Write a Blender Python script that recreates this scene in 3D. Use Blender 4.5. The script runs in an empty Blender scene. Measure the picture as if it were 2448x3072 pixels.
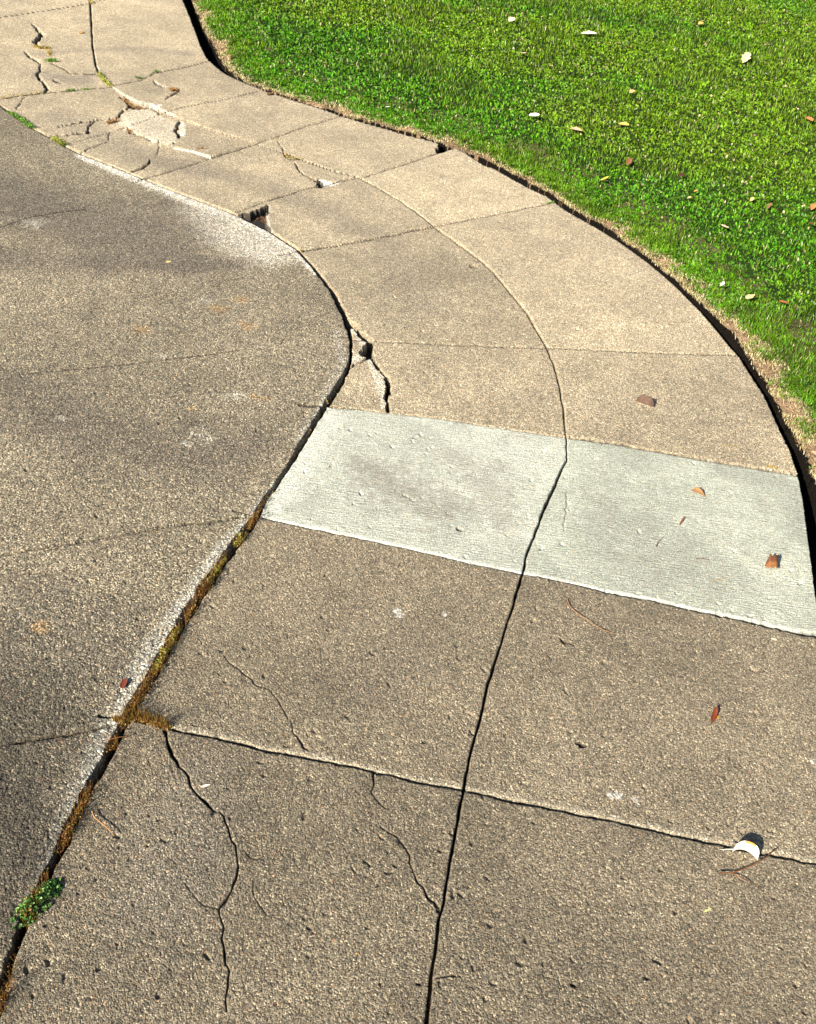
import bpy, math, random
import numpy as np
from mathutils import Vector, Matrix

# ------------------------------------------------------------------ camera, sky, sun, exposure
S = bpy.context.scene
W0, H0, F0 = 2448.0, 3072.0, 2900.0
PITCH, ROLL, CAMH = math.radians(39), math.radians(8), 1.55
fw = Vector((0, math.cos(PITCH), -math.sin(PITCH)))
upv = Vector((0, math.sin(PITCH), math.cos(PITCH)))
rt = Vector((1, 0, 0))
cr, sr = math.cos(ROLL), math.sin(ROLL)
cx_, cy_ = rt * cr + upv * sr, rt * -sr + upv * cr
cam_d = bpy.data.cameras.new("camera")
cam = bpy.data.objects.new("camera", cam_d)
S.collection.objects.link(cam)
M = Matrix((cx_, cy_, -fw)).transposed().to_4x4()
M.translation = (0, 0, CAMH)
cam.matrix_world = M
cam_d.sensor_fit = 'HORIZONTAL'
cam_d.sensor_width = 36.0
cam_d.lens = 36.0 * F0 / W0
cam_d.clip_start = 0.05
cam_d.clip_end = 600
S.camera = cam

SUN_EL, SUN_AZ = math.radians(30), math.radians(36)      # shadows run towards azimuth SUN_AZ right of +Y
sd = Vector((math.sin(SUN_AZ) * math.cos(SUN_EL), math.cos(SUN_AZ) * math.cos(SUN_EL), -math.sin(SUN_EL)))
sl = bpy.data.lights.new("sun", 'SUN')
sl.energy = 5.0
sl.angle = math.radians(0.5)
sl.color = (1.0, 0.92, 0.78)
so = bpy.data.objects.new("sun", sl)
S.collection.objects.link(so)
so.rotation_euler = sd.to_track_quat('-Z', 'Y').to_euler()
wd = bpy.data.worlds.new("World")
S.world = wd
wd.use_nodes = True
wn = wd.node_tree
wn.nodes.clear()
sky = wn.nodes.new('ShaderNodeTexSky')
sky.sky_type = 'NISHITA'
sky.sun_disc = False
sky.sun_elevation = SUN_EL
sky.sun_rotation = SUN_AZ + math.pi
bg = wn.nodes.new('ShaderNodeBackground')
bg.inputs['Strength'].default_value = 0.05
wo = wn.nodes.new('ShaderNodeOutputWorld')
wn.links.new(sky.outputs[0], bg.inputs[0])
wn.links.new(bg.outputs[0], wo.inputs[0])
S.view_settings.view_transform = 'Standard'
S.view_settings.look = 'None'
S.view_settings.gamma = 1
S.view_settings.exposure = 1.25
S.cycles.max_bounces = 4

# ------------------------------------------------------------------ helpers
rng = np.random.default_rng(7)
random.seed(7)
_cx, _cy, _fw = np.array(cx_), np.array(cy_), np.array(fw)


def P(px, py, z=0.0):
    """ground point seen at photograph pixel (px, py)"""
    d = (px - W0 / 2) * _cx - (py - H0 / 2) * _cy + F0 * _fw
    t = (z - CAMH) / d[2]
    return np.array([d[0] * t, d[1] * t])


def PP(l):
    return np.array([P(*q) for q in l])


def hsh(ix, iy, s):
    n = (ix.astype(np.int64) * 374761393 + iy.astype(np.int64) * 668265263 + s * 974711) & 0x7fffffff
    n = ((n ^ (n >> 13)) * 1274126177) & 0x7fffffff
    return ((n ^ (n >> 16)) & 0xffff).astype(np.float32) / 65535.0


def vn(x, y, sc, s=0):
    """value noise 0..1, feature size sc"""
    x = x / sc
    y = y / sc
    ix = np.floor(x)
    iy = np.floor(y)
    fx = x - ix
    fy = y - iy
    fx = fx * fx * (3 - 2 * fx)
    fy = fy * fy * (3 - 2 * fy)
    a = hsh(ix, iy, s)
    b = hsh(ix + 1, iy, s)
    c = hsh(ix, iy + 1, s)
    d = hsh(ix + 1, iy + 1, s)
    return a + (b - a) * fx + (c - a) * fy + (a - b - c + d) * fx * fy


def fbm(x, y, sc, s=0, o=3):
    r = 0
    t = 0
    w = 1.0
    for k in range(o):
        r = r + w * vn(x, y, sc / 2 ** k, s + 17 * k)
        t += w
        w *= 0.55
    return r / t


def inside(x, y, poly):
    r = np.zeros(x.shape, bool)
    n = len(poly)
    for i in range(n):
        x1, y1 = poly[i]
        x2, y2 = poly[(i + 1) % n]
        if y1 == y2:
            continue
        c = ((y1 > y) != (y2 > y))
        r ^= c & (x < (x2 - x1) * (y - y1) / (y2 - y1) + x1)
    return r


def seg_dist(x, y, a, b):
    dx, dy = b - a
    L = dx * dx + dy * dy + 1e-12
    t = np.clip(((x - a[0]) * dx + (y - a[1]) * dy) / L, 0, 1)
    return np.hypot(x - a[0] - t * dx, y - a[1] - t * dy), t


def poly_dist(x, y, pts):
    d = np.full(x.shape, 1e9)
    for i in range(len(pts) - 1):
        d = np.minimum(d, seg_dist(x, y, pts[i], pts[i + 1])[0])
    return d


def smooth(a, b, x):
    t = np.clip((x - a) / (b - a), 0, 1)
    return t * t * (3 - 2 * t)


def tag(o, label=None, cat=None, group=None, kind=None):
    if label: o["label"] = label
    if cat: o["category"] = cat
    if group: o["group"] = group
    if kind: o["kind"] = kind
    return o


def mesh_obj(name, v, f, mat, col=None, parent=None, smooth_sh=False, loc=None):
    """v (n,3), f (m,k) with k = 3 or 4, col (n,3) optional point colours"""
    me = bpy.data.meshes.new(name)
    v = np.asarray(v, np.float32)
    f = np.asarray(f, np.int32)
    m, k = f.shape
    me.vertices.add(len(v))
    me.vertices.foreach_set("co", v.ravel())
    me.loops.add(m * k)
    me.loops.foreach_set("vertex_index", f.ravel())
    me.polygons.add(m)
    me.polygons.foreach_set("loop_start", np.arange(0, m * k, k, dtype=np.int32))
    me.polygons.foreach_set("loop_total", np.full(m, k, np.int32))
    if smooth_sh:
        me.polygons.foreach_set("use_smooth", np.ones(m, bool))
    me.update(calc_edges=True)
    if col is not None:
        ca = me.color_attributes.new("tint", 'FLOAT_COLOR', 'POINT')
        c4 = np.ones((len(v), 4), np.float32)
        c4[:, :3] = col
        ca.data.foreach_set("color", c4.ravel())
    me.materials.append(mat)
    o = bpy.data.objects.new(name, me)
    S.collection.objects.link(o)
    if parent is not None: o.parent = parent
    if loc is not None: o.location = loc
    return o


# ------------------------------------------------------------------ materials
def N(nt, t, **kw):
    n = nt.nodes.new(t)
    for k, v in kw.items():
        setattr(n, k, v)
    return n


def ramp(nt, stops):
    r = N(nt, 'ShaderNodeValToRGB')
    e = r.color_ramp.elements
    while len(e) < len(stops):
        e.new(0.5)
    for i, (p, c) in enumerate(stops):
        e[i].position = p
        e[i].color = (c, c, c, 1) if not isinstance(c, tuple) else (*c, 1)
    return r


def concrete(name, grain, contrast, bump, broom=0.0, specks=0.06, rough=0.85):
    m = bpy.data.materials.new(name)
    m.use_nodes = True
    nt = m.node_tree
    L = nt.links.new
    b = nt.nodes['Principled BSDF']
    b.inputs['Roughness'].default_value = rough
    at = N(nt, 'ShaderNodeAttribute', attribute_name='tint')
    tc = N(nt, 'ShaderNodeTexCoord')
    # sand grains: random value per cell
    vo = N(nt, 'ShaderNodeTexVoronoi')
    vo.inputs['Scale'].default_value = 1 / grain
    L(tc.outputs['Object'], vo.inputs['Vector'])
    sp = N(nt, 'ShaderNodeSeparateColor')
    L(vo.outputs['Color'], sp.inputs[0])
    r1 = ramp(nt, [(0.0, 1 - 0.9 * contrast), (0.22, 1 - 0.5 * contrast), (0.65, 1 + 0.08 * contrast), (1 - specks, 1 + 0.5 * contrast), (1.0, 1 + 2.2 * contrast)])
    L(sp.outputs[0], r1.inputs[0])
    # hue of the odd coloured grain
    r2 = ramp(nt, [(0.0, (1, 1, 1)), (0.955, (1, 1, 1)), (0.965, (1.2, 0.95, 0.7)), (0.99, (1.1, 0.62, 0.45))])
    r2.color_ramp.interpolation = 'CONSTANT'
    L(sp.outputs[1], r2.inputs[0])
    n2 = N(nt, 'ShaderNodeTexNoise')
    n2.inputs['Scale'].default_value = 60
    n2.inputs['Detail'].default_value = 6
    n2.inputs['Roughness'].default_value = 0.75
    L(tc.outputs['Object'], n2.inputs['Vector'])
    r3 = ramp(nt, [(0.3, 1 - 0.32 * contrast), (0.7, 1 + 0.32 * contrast)])
    L(n2.outputs[0], r3.inputs[0])
    def mul(a, c):
        x = N(nt, 'ShaderNodeMix', data_type='RGBA', blend_type='MULTIPLY')
        x.inputs[0].default_value = 1
        x.clamp_result = False
        L(a, x.inputs[6])
        L(c, x.inputs[7])
        return x.outputs[2]
    c = mul(mul(mul(at.outputs['Color'], r1.outputs[0]), r2.outputs[0]), r3.outputs[0])
    L(c, b.inputs['Base Color'])
    # relief
    n3 = N(nt, 'ShaderNodeTexNoise')
    n3.inputs['Scale'].default_value = 0.55 / grain
    n3.inputs['Detail'].default_value = 3
    n3.inputs['Roughness'].default_value = 0.7
    L(tc.outputs['Object'], n3.inputs['Vector'])
    add = N(nt, 'ShaderNodeMath', operation='MULTIPLY_ADD')
    L(vo.outputs['Distance'], add.inputs[0])
    add.inputs[1].default_value = -0.5
    L(n3.outputs[0], add.inputs[2])
    h = add.outputs[0]
    if broom:
        mp = N(nt, 'ShaderNodeMapping')
        mp.inputs['Rotation'].default_value = (0, 0, math.radians(8))
        mp.inputs['Scale'].default_value = (26, 230, 30)
        L(tc.outputs['Object'], mp.inputs['Vector'])
        n4 = N(nt, 'ShaderNodeTexNoise')
        n4.inputs['Scale'].default_value = 1
        n4.inputs['Detail'].default_value = 3
        L(mp.outputs[0], n4.inputs['Vector'])
        a2 = N(nt, 'ShaderNodeMath', operation='MULTIPLY_ADD')
        L(n4.outputs[0], a2.inputs[0])
        a2.inputs[1].default_value = broom
        L(h, a2.inputs[2])
        h = a2.outputs[0]
    bp = N(nt, 'ShaderNodeBump')
    bp.inputs['Strength'].default_value = 1
    bp.inputs['Distance'].default_value = bump
    L(h, bp.inputs['Height'])
    L(bp.outputs[0], b.inputs['Normal'])
    return m


def tint_mat(name, rough=0.7, transl=0.0, spec=0.3, bump=0.0, noise_amt=0.0, nscale=200):
    m = bpy.data.materials.new(name)
    m.use_nodes = True
    nt = m.node_tree
    L = nt.links.new
    b = nt.nodes['Principled BSDF']
    b.inputs['Roughness'].default_value = rough
    b.inputs['Specular IOR Level'].default_value = spec
    at = N(nt, 'ShaderNodeAttribute', attribute_name='tint')
    src = at.outputs['Color']
    if noise_amt or bump:
        tc = N(nt, 'ShaderNodeTexCoord')
        n = N(nt, 'ShaderNodeTexNoise')
        n.inputs['Scale'].default_value = nscale
        n.inputs['Detail'].default_value = 5
        L(tc.outputs['Object'], n.inputs['Vector'])
    if noise_amt:
        r = ramp(nt, [(0.3, 1 - noise_amt), (0.7, 1 + noise_amt)])
        L(n.outputs[0], r.inputs[0])
        x = N(nt, 'ShaderNodeMix', data_type='RGBA', blend_type='MULTIPLY')
        x.inputs[0].default_value = 1
        L(src, x.inputs[6])
        L(r.outputs[0], x.inputs[7])
        src = x.outputs[2]
    if bump:
        bp = N(nt, 'ShaderNodeBump')
        bp.inputs['Distance'].default_value = bump
        bp.inputs['Strength'].default_value = 1
        L(n.outputs[0], bp.inputs['Height'])
        L(bp.outputs[0], b.inputs['Normal'])
    L(src, b.inputs['Base Color'])
    if transl:
        t = N(nt, 'ShaderNodeBsdfTranslucent')
        L(src, t.inputs[0])
        mx = N(nt, 'ShaderNodeMixShader')
        mx.inputs[0].default_value = transl
        L(b.outputs[0], mx.inputs[1])
        L(t.outputs[0], mx.inputs[2])
        L(mx.outputs[0], nt.nodes['Material Output'].inputs[0])
    return m


M_walk = concrete('walk_concrete', 0.0024, 0.85, 0.0030, specks=.09)
M_drive = concrete('drive_concrete', 0.0029, 1.0, 0.0038, specks=0.12)
M_patch = concrete('patch_concrete', 0.0022, 0.5, 0.0022, broom=1.6, specks=0.02)
M_soil = tint_mat('soil', 0.95, bump=0.012, noise_amt=0.45, nscale=160, spec=0.1)
M_grass = tint_mat('grass_blades', 0.5, transl=0.22, spec=0.25)
M_leaf = tint_mat('dry_leaf', 0.6, transl=0.12, spec=0.3, bump=0.001, noise_amt=0.25, nscale=250)
M_weed = tint_mat('weed_leaves', 0.5, transl=0.25, spec=0.4)
M_wood = tint_mat('twig_bark', 0.8, spec=0.2, noise_amt=0.3, nscale=400)
M_stone = tint_mat('pale_stone', 0.8, spec=0.3, noise_amt=0.15, nscale=300, bump=0.001)

# ------------------------------------------------------------------ outlines, in photograph pixels laid on the ground
A = [(-600, 60), (-250, 190), (-80, 270), (0, 317), (48, 351), (95, 382), (153, 413), (200, 441), (243, 461), (344, 501), (430, 537), (525, 575), (620, 611), (716, 647), (811, 694), (898, 752), (947, 810), (996, 874), (1020, 918), (1040, 962), (1052, 1016), (1054, 1055), (1047, 1089), (1040, 1108), (1010, 1167), (981, 1211), (956, 1245), (932, 1289), (898, 1343), (868, 1397), (811, 1479), (788, 1510), (764, 1553), (716, 1620), (668, 1686), (620, 1753), (573, 1830), (525, 1901), (477, 1987), (430, 2068), (396, 2125), (372, 2168), (334, 2245), (296, 2317), (267, 2365), (239, 2427), (210, 2484), (181, 2551), (153, 2608), (124, 2665), (86, 2747), (57, 2818), (29, 2914), (10, 2985), (-3, 3035), (-30, 3120), (-90, 3300), (-150, 3500)]
Aw = [3, 3, 3, 3, 4, 4, 4, 4, 4, 3, 3, 4, 4, 6, 8, 9, 11, 14, 17, 20, 8, 7, 6, 8, 15, 13, 12, 13, 12, 10, 9, 12, 20] + [26] * 25
B = [(500, -220), (520, -120), (538, -40), (549, 0), (563, 33), (582, 81), (601, 134), (620, 172), (649, 200), (678, 222), (716, 240), (800, 274), (873, 298), (947, 320), (1025, 347), (1093, 367), (1172, 389), (1225, 406), (1289, 420), (1320, 430), (1370, 445), (1401, 462), (1450, 494), (1480, 504), (1533, 533), (1582, 560), (1640, 587), (1684, 620), (1723, 644), (1797, 686), (1847, 718), (1896, 753), (1946, 790), (1995, 832), (2044, 876), (2094, 926), (2143, 980), (2192, 1039), (2217, 1064), (2256, 1128), (2291, 1182), (2316, 1237), (2340, 1291), (2370, 1350), (2385, 1395), (2395, 1423), (2410, 1497), (2419, 1571), (2429, 1646), (2439, 1720), (2447, 1784), (2475, 1905), (2500, 2000), (2560, 2250), (2640, 2560), (2720, 2900), (2800, 3300)]
D = [(528, -220), (548, -120), (565, -40), (577, 0), (595, 48), (613, 92), (635, 125), (650, 161), (668, 191), (705, 226), (745, 246), (800, 267), (885, 297), (1025, 340), (1172, 383), (1289, 413), (1340, 430), (1375, 442), (1390, 450), (1406, 452), (1450, 472), (1509, 503), (1582, 543), (1640, 572), (1691, 612), (1748, 644), (1812, 681), (1876, 723), (1946, 768), (1995, 812), (2044, 852), (2094, 901), (2143, 946), (2182, 985), (2227, 1039), (2266, 1103), (2311, 1173), (2340, 1237), (2375, 1291), (2409, 1355), (2435, 1410), (2465, 1480), (2500, 1560), (2560, 1800), (2620, 2000), (2700, 2300), (2800, 2700), (2900, 3200)]
Cl = [(235, -240), (250, -150), (262, -60), (270, 0), (274, 62), (277, 129), (286, 191), (298, 222), (329, 260), (363, 286), (406, 310), (453, 322), (501, 344), (563, 365), (644, 394), (716, 415), (820, 447), (922, 485), (996, 511), (1074, 530), (1132, 562), (1201, 601), (1250, 636), (1313, 688), (1377, 732), (1436, 776), (1484, 820), (1533, 879), (1582, 937), (1612, 991), (1642, 1042), (1664, 1094), (1679, 1153), (1691, 1217), (1699, 1306), (1701, 1379), (1689, 1399), (1664, 1458), (1639, 1512), (1615, 1576), (1600, 1611), (1582, 1657), (1568, 1720), (1553, 1774), (1528, 1852), (1504, 1931), (1480, 2004), (1467, 2043), (1443, 2148), (1411, 2262), (1392, 2368), (1370, 2482), (1348, 2605), (1328, 2722), (1316, 2761), (1306, 2844), (1294, 2932), (1282, 3059), (1262, 3200), (1235, 3500)]
J = [
    [(-400, 150), (-50, 60), (150, 30), (272, 10), (310, 0), (420, -25), (600, -70)],
    [(-300, 330), (0, 296), (129, 279), (205, 274), (334, 262), (420, 243), (463, 220), (544, 203), (620, 184), (720, 160)],
    [(180, 437), (391, 377), (482, 344), (560, 322), (687, 296), (760, 278), (850, 250)],
    [(400, 548), (437, 535), (525, 506), (635, 472), (820, 413), (922, 376), (1025, 347), (1150, 305)],
    [(700, 640), (790, 605), (849, 587), (947, 557), (1093, 528), (1220, 489), (1318, 457), (1365, 443), (1500, 395)],
    [(840, 768), (908, 752), (1113, 715), (1304, 678), (1484, 644), (1640, 610), (1659, 605), (1800, 580)],
    [(1000, 1012), (1123, 1020), (1377, 1033), (1644, 1043), (1748, 1048), (1946, 1057), (2212, 1063), (2400, 1068)],
    [(900, 1215), (986, 1217), (1074, 1223), (1162, 1236), (1289, 1250), (1411, 1267), (1640, 1302), (1699, 1310), (1822, 1325), (1946, 1347), (2069, 1369), (2217, 1394), (2395, 1423), (2600, 1455)],
    [(700, 1532), (800, 1554), (947, 1588), (1093, 1618), (1240, 1650), (1387, 1684), (1563, 1720), (1723, 1752), (1807, 1774), (1946, 1799), (2094, 1833), (2232, 1860), (2340, 1885), (2448, 1905), (2600, 1935)],
    [(300, 2148), (396, 2159), (496, 2183), (620, 2207), (800, 2253), (947, 2280), (1093, 2311), (1240, 2346), (1392, 2372), (1620, 2420), (1847, 2466), (2094, 2520), (2291, 2560), (2448, 2592), (2800, 2665)],
]
K1 = [(1040, 962), (1064, 976), (1079, 996), (1103, 1015), (1117, 1019), (1108, 1033), (1103, 1055), (1118, 1072), (1132, 1094), (1162, 1128), (1164, 1162), (1159, 1196), (1167, 1231)]


def c1(l, ox, oy, s):
    return [(ox + s * a, oy + s * b) for a, b in l]


K2 = c1([(1040, 95), (1055, 170), (1085, 250), (1120, 320), (1180, 380), (1190, 440), (1230, 490), (1290, 550), (1340, 590), (1410, 630), (1440, 700), (1450, 780), (1490, 860), (1495, 950), (1485, 1020), (1450, 1100), (1415, 1160), (1370, 1210), (1380, 1250), (1400, 1330), (1395, 1400), (1420, 1500), (1440, 1600), (1430, 1700), (1420, 1780), (1430, 1850)], 0, 2150, .4773)
cracks = [  # points, widths in px, depth m, edge roughness m
    (K1, [12, 12, 13, 16, 20, 24, 22, 9, 8, 12, 13, 12, 12], .05, .003),
    ([(1041, 1104), (1066, 1091), (1093, 1077), (1114, 1068)], [4, 4, 3, 4], .01, .003),
    (K2, [12, 10, 9, 7, 8, 4, 4, 6, 3, 3, 3, 4, 3, 4, 3, 3, 4, 3, 2, 2, 3, 4, 2, 3, 2, 1.5], .012, .0025),
    (c1([(650, 350), (652, 420), (640, 470), (690, 540), (720, 570)], 800, 2150, .4889), [7, 3, 2.5, 2.5, 1.5], .006, .002),
    (c1([(700, 680), (790, 740), (860, 820), (880, 900), (900, 980), (950, 1060), (990, 1110), (1060, 1190)], 800, 2150, .4889), [1.5, 2.5, 3.5, 2.5, 2.5, 4, 10, 4], .009, .0025),
    (c1([(1410, 1190), (1480, 1250), (1560, 1320), (1600, 1370), (1680, 1400), (1718, 1440), (1770, 1520), (1810, 1590)], 0, 1400, .4773) + [(868, 2160), (878, 2199), (912, 2243)], [1.5, 2, 2, 2.5, 1.5, 1.5, 1.5, 1.5, 1.5, 3, 3], .006, .002),
    ([(99, 75), (107, 87), (119, 97), (126, 109), (116, 119), (104, 126), (116, 141)], [4, 4, 9, 15, 11, 14, 6], .03, .006),
    ([(74, 158), (92, 173), (116, 183), (120, 197), (124, 212), (111, 224), (114, 236), (131, 246), (141, 266), (134, 280)], [4, 3, 6, 5, 4, 7, 6, 4, 16, 5], .03, .005),
    ([(74, 291), (60, 312), (45, 330)], [3, 4, 3], .01, .003),
    ([(141, 188), (167, 196), (192, 207), (210, 220), (255, 222), (285, 221)], [2, 3, 3, 2, 3, 2], .006, .004),
    ([(160, 240), (166, 246), (182, 252)], [5, 5, 2], .008, .004),
    ([(177, 379), (224, 370), (267, 363), (300, 358), (344, 356), (372, 334), (391, 320)], [2, 4, 4, 4, 5, 6, 4], .012, .006),
    ([(286, 360), (265, 382), (263, 396), (215, 401), (157, 408)], [4, 6, 5, 4, 3], .012, .004),
    ([(243, 458), (277, 441), (325, 420), (329, 396)], [2, 3, 3, 3], .008, .004),
    ([(387, 518), (420, 506), (444, 492), (450, 478)], [4, 6, 7, 4], .015, .003),
    ([(470, 463), (477, 439), (474, 420)], [2, 3, 2], .005, .003),
    ([(539, 364), (531, 378), (530, 390), (538, 404), (536, 414)], [8, 10, 12, 12, 6], .03, .005),
    ([(521, 431), (523, 428)], [6, 6], .01, .003),
    ([(360, 292), (382, 308), (400, 324), (435, 327), (460, 328), (480, 344)], [5, 7, 9, 4, 5, 3], .012, .004),
    ([(382, 385), (391, 397), (410, 404), (448, 420)], [3, 5, 4, 3], .01, .004),
    ([(497, 301), (512, 290), (524, 284), (536, 276)], [2, 5, 7, 5], .014, .004),
    ([(460, 245), (475, 256), (492, 263)], [3, 6, 4], .012, .004),
    ([(834, 425), (844, 440), (853, 463), (868, 476), (898, 479)], [3, 3, 4, 4, 3], .008, .004),
    ([(886, 489), (903, 518), (932, 533), (957, 549)], [3, 4, 4, 8], .012, .004),
    ([(680, 415), (720, 452), (760, 470)], [1, 1.5, 1], .004, .004),
    ([(1683, 1917), (1692, 1930), (1706, 1930), (1722, 1938)], [4, 9, 6, 4], .008, .002),
    ([(1727, 2231), (1742, 2236), (1756, 2238)], [3, 8, 5], .008, .002),
    ([(1790, 1128), (1810, 1150), (1795, 1180)], [1, 1.5, 1], .003, .004),
    ([(1863, 1234), (1870, 1270), (1890, 1298)], [1.2, 1.5, 1], .003, .004),
    ([(1700, 1470), (1703, 1500), (1698, 1545), (1690, 1590)], [2, 3, 3, 2], .003, .004),
    ([(508, 2578), (530, 2590)], [2, 1.5], .004, .002),
    ([(553, 2655), (575, 2685), (610, 2722), (655, 2732)], [1.5, 2, 2, 2], .004, .002),
    ([(728, 2552), (750, 2575), (790, 2580)], [2, 2.5, 2], .004, .003),
    ([(1055, 2600), (1070, 2625), (1105, 2635)], [1.5, 2, 2], .004, .002),
    ([(1310, 2930), (1345, 2925), (1380, 2922)], [2, 3, 3], .006, .003),
    ([(760, 2640), (765, 2690), (800, 2745)], [1, 1.5, 4], .004, .003),
]
pits = [(1423, 797, 9, .008), (1380, 1587, 9, .008), (404, 845, 8, .006), (1316, 2735, 8, .01), (380, 2442, 4, .004), (448, 2447, 5, .005), (442, 2540, 5, .005), (690, 2455, 5, .005), (1185, 2600, 6, .006), (1320, 2556, 7, .006), (1600, 2470, 6, .006), (1980, 2610, 5, .005), (1870, 2635, 6, .005), (1720, 2955, 10, .008), (1795, 2826, 5, .005), (2345, 2845, 6, .006), (1940, 2935, 9, .006), (2320, 2695, 8, .006), (1255, 2950, 9, .008), (1360, 2925, 6, .006), (500, 742, 6, .005), (550, 746, 5, .005), (590, 718, 6, .005), (1247, 2790, 6, .006), (290, 2640, 4, .004), (430, 2830, 3, .004), (940, 2800, 5, .005), (1070, 2490, 5, .005), (1020, 2700, 4, .004), (1420, 1980, 5, .005), (1700, 2080, 6, .006), (2050, 2300, 5, .004)]
H1 = PP([(716, 646), (754, 638), (780, 626), (806, 616), (802, 633), (795, 654), (798, 668), (808, 690), (762, 668)])
H2 = PP([(1322, 429), (1311, 446), (1309, 458), (1340, 451), (1366, 443)])
CHIP = PP([(954, 540), (968, 551), (978, 557), (958, 564), (951, 560)])
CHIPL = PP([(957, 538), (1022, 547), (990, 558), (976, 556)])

wA, wB, wC = PP(A), PP(B), PP(Cl)
wD = np.array([P(q_[0], q_[1], -.016 if not 1340 <= q_[0] <= 1406 else 0) for q_ in D])   # the lawn edge lies a little lower than the walk
wJ = [PP(j) for j in J]
drive_poly = np.vstack([wA, [(wA[-1][0], -2), (-40, -2), (-40, wA[0][1] + 2)]])
lawn_poly = np.vstack([wB, [(wB[-1][0], -2), (40, -2), (40, 40), (wB[0][0] - .3, 40)]])
lawn_in = np.vstack([wD, [(wD[-1][0], -2), (40, -2), (40, 40), (wD[0][0] - .3, 40)]])
right_poly = np.vstack([wC, [(wC[-1][0], -2), (40, -2), (40, 40), (wC[0][0] - .3, 40)]])
ext = lambda a, b, k: a + (a - b) / np.linalg.norm(a - b) * k
rowp = []
for k in range(len(wJ) - 1):
    rowp.append(np.vstack([wJ[k], wJ[k + 1][::-1]]))
far_poly = np.vstack([wJ[0], [(8, 40), (-40, 40), (-40, wJ[0][0][1])]])
wedge_poly = np.vstack([PP(K1), PP([(1000, 1235)]), wA[19:27][::-1]])

# ------------------------------------------------------------------ fine ground relief: rows fan out from just behind the viewer
SSP = 0.8
OB = 0.6
px = 1.03e-3 * SSP
al = np.arange(math.radians(79), math.radians(9.5), -px)
rho = CAMH / np.tan(al)
R_ = np.concatenate([OB + rho, (OB + rho[-1]) * 1.05 ** np.arange(1, 9)])
th_d = np.arange(math.radians(-31), math.radians(33), px * .86)
th_l = math.radians(-31) - np.cumsum(px * 1.02 ** np.arange(1, 170))
th_l = th_l[th_l > math.radians(-82)]
th_r = math.radians(33) + np.cumsum(px * 1.02 ** np.arange(1, 170))
th_r = th_r[th_r < math.radians(82)]
TH = np.concatenate([th_l[::-1], th_d, th_r])
nr, nc = len(R_), len(TH)
X = (R_[:, None] * np.sin(TH)[None, :])
Y = (R_[:, None] * np.cos(TH)[None, :] - OB)
print('grid', nr, nc)
CV = np.zeros((nr, nc), np.float32)      # how deep the surface is cut away
DT = np.zeros((nr, nc), np.float32)      # dirt and painted shade in cuts


def window(a, b, m):
    xs = np.array([a[0] - m, a[0] + m, b[0] - m, b[0] + m])
    ys = np.array([a[1] - m, a[1] + m, b[1] - m, b[1] + m]) + OB
    ra = np.hypot(a[0], a[1] + OB)
    rb = np.hypot(b[0], b[1] + OB)
    t = [math.atan2(x, y) for x in xs for y in ys]
    i0, i1 = np.searchsorted(R_, [min(ra, rb) - m, max(ra, rb) + m])
    j0, j1 = np.searchsorted(TH, [min(t), max(t)])
    return slice(i0, min(i1 + 1, nr)), slice(j0, min(j1 + 1, nc))


def pxw(p, q, w):
    """world width of a line of width w px running from p to q"""
    t = np.array(q, float) - np.array(p, float)
    t /= np.linalg.norm(t) + 1e-9
    n = np.array([-t[1], t[0]])
    m = np.array(p, float)
    a, b = P(*(m - n * w / 2)), P(*(m + n * w / 2))
    T = P(*(m + t * 4)) - P(*(m - t * 4))
    T /= np.linalg.norm(T)
    d = b - a
    return abs(d[0] * T[1] - d[1] * T[0])


def carve(pts, wpx, depth, shoulder=0.0, sdep=0.0, jag=0.001, seed=1, dirt_shade=1.0, vary=0.25):
    n = len(pts)
    if np.isscalar(wpx): wpx = [wpx] * n
    W = PP(pts)
    ww = [pxw(pts[i], pts[min(i + 1, n - 1)] if i < n - 1 else (2 * pts[i][0] - pts[i - 1][0], 2 * pts[i][1] - pts[i - 1][1]), wpx[i]) for i in range(n)]
    Q, q = [], []
    for i in range(n - 1):
        L = np.linalg.norm(W[i + 1] - W[i])
        k = max(1, min(60, int(L / 0.012)))
        for s in range(k):
            f = s / k
            Q.append(W[i] * (1 - f) + W[i + 1] * f)
            q.append(ww[i] * (1 - f) + ww[i + 1] * f)
    Q.append(W[-1])
    q.append(ww[-1])
    Q = np.array(Q)
    q = np.array(q)
    g = np.random.default_rng(seed)
    T = np.gradient(Q, axis=0)
    T /= np.linalg.norm(T, axis=1)[:, None] + 1e-9
    nz = g.normal(size=len(Q)) * jag
    nz = nz * .6 + np.convolve(g.normal(size=len(Q)), np.ones(4) / 3, 'same')[:len(Q)] * jag
    Q = Q + np.stack([-T[:, 1], T[:, 0]], 1) * nz[:, None]
    q = q * np.clip(1 + g.normal(size=len(q)) * vary, .35, 1.8)
    for i in range(len(Q) - 1):
        r = max(q[i], q[i + 1]) / 2 + shoulder + .004
        si, sj = window(Q[i], Q[i + 1], r)
        x, y = X[si, sj], Y[si, sj]
        if x.size == 0: continue
        d, t = seg_dist(x, y, Q[i], Q[i + 1])
        hw = (q[i] * (1 - t) + q[i + 1] * t) / 2
        e = 0.0012
        c = depth * smooth(hw + e, hw - e * .5, d) if False else depth * (1 - smooth(hw - e, hw + e, d))
        if shoulder:
            c = np.maximum(c, sdep * np.clip(1 - (d - hw) / shoulder, 0, 1) ** 2)
        CV[si, sj] = np.maximum(CV[si, sj], c)
        dd = dirt_shade * (1 - smooth(hw - e, hw + .0015, d))
        DT[si, sj] = np.maximum(DT[si, sj], dd)


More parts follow.
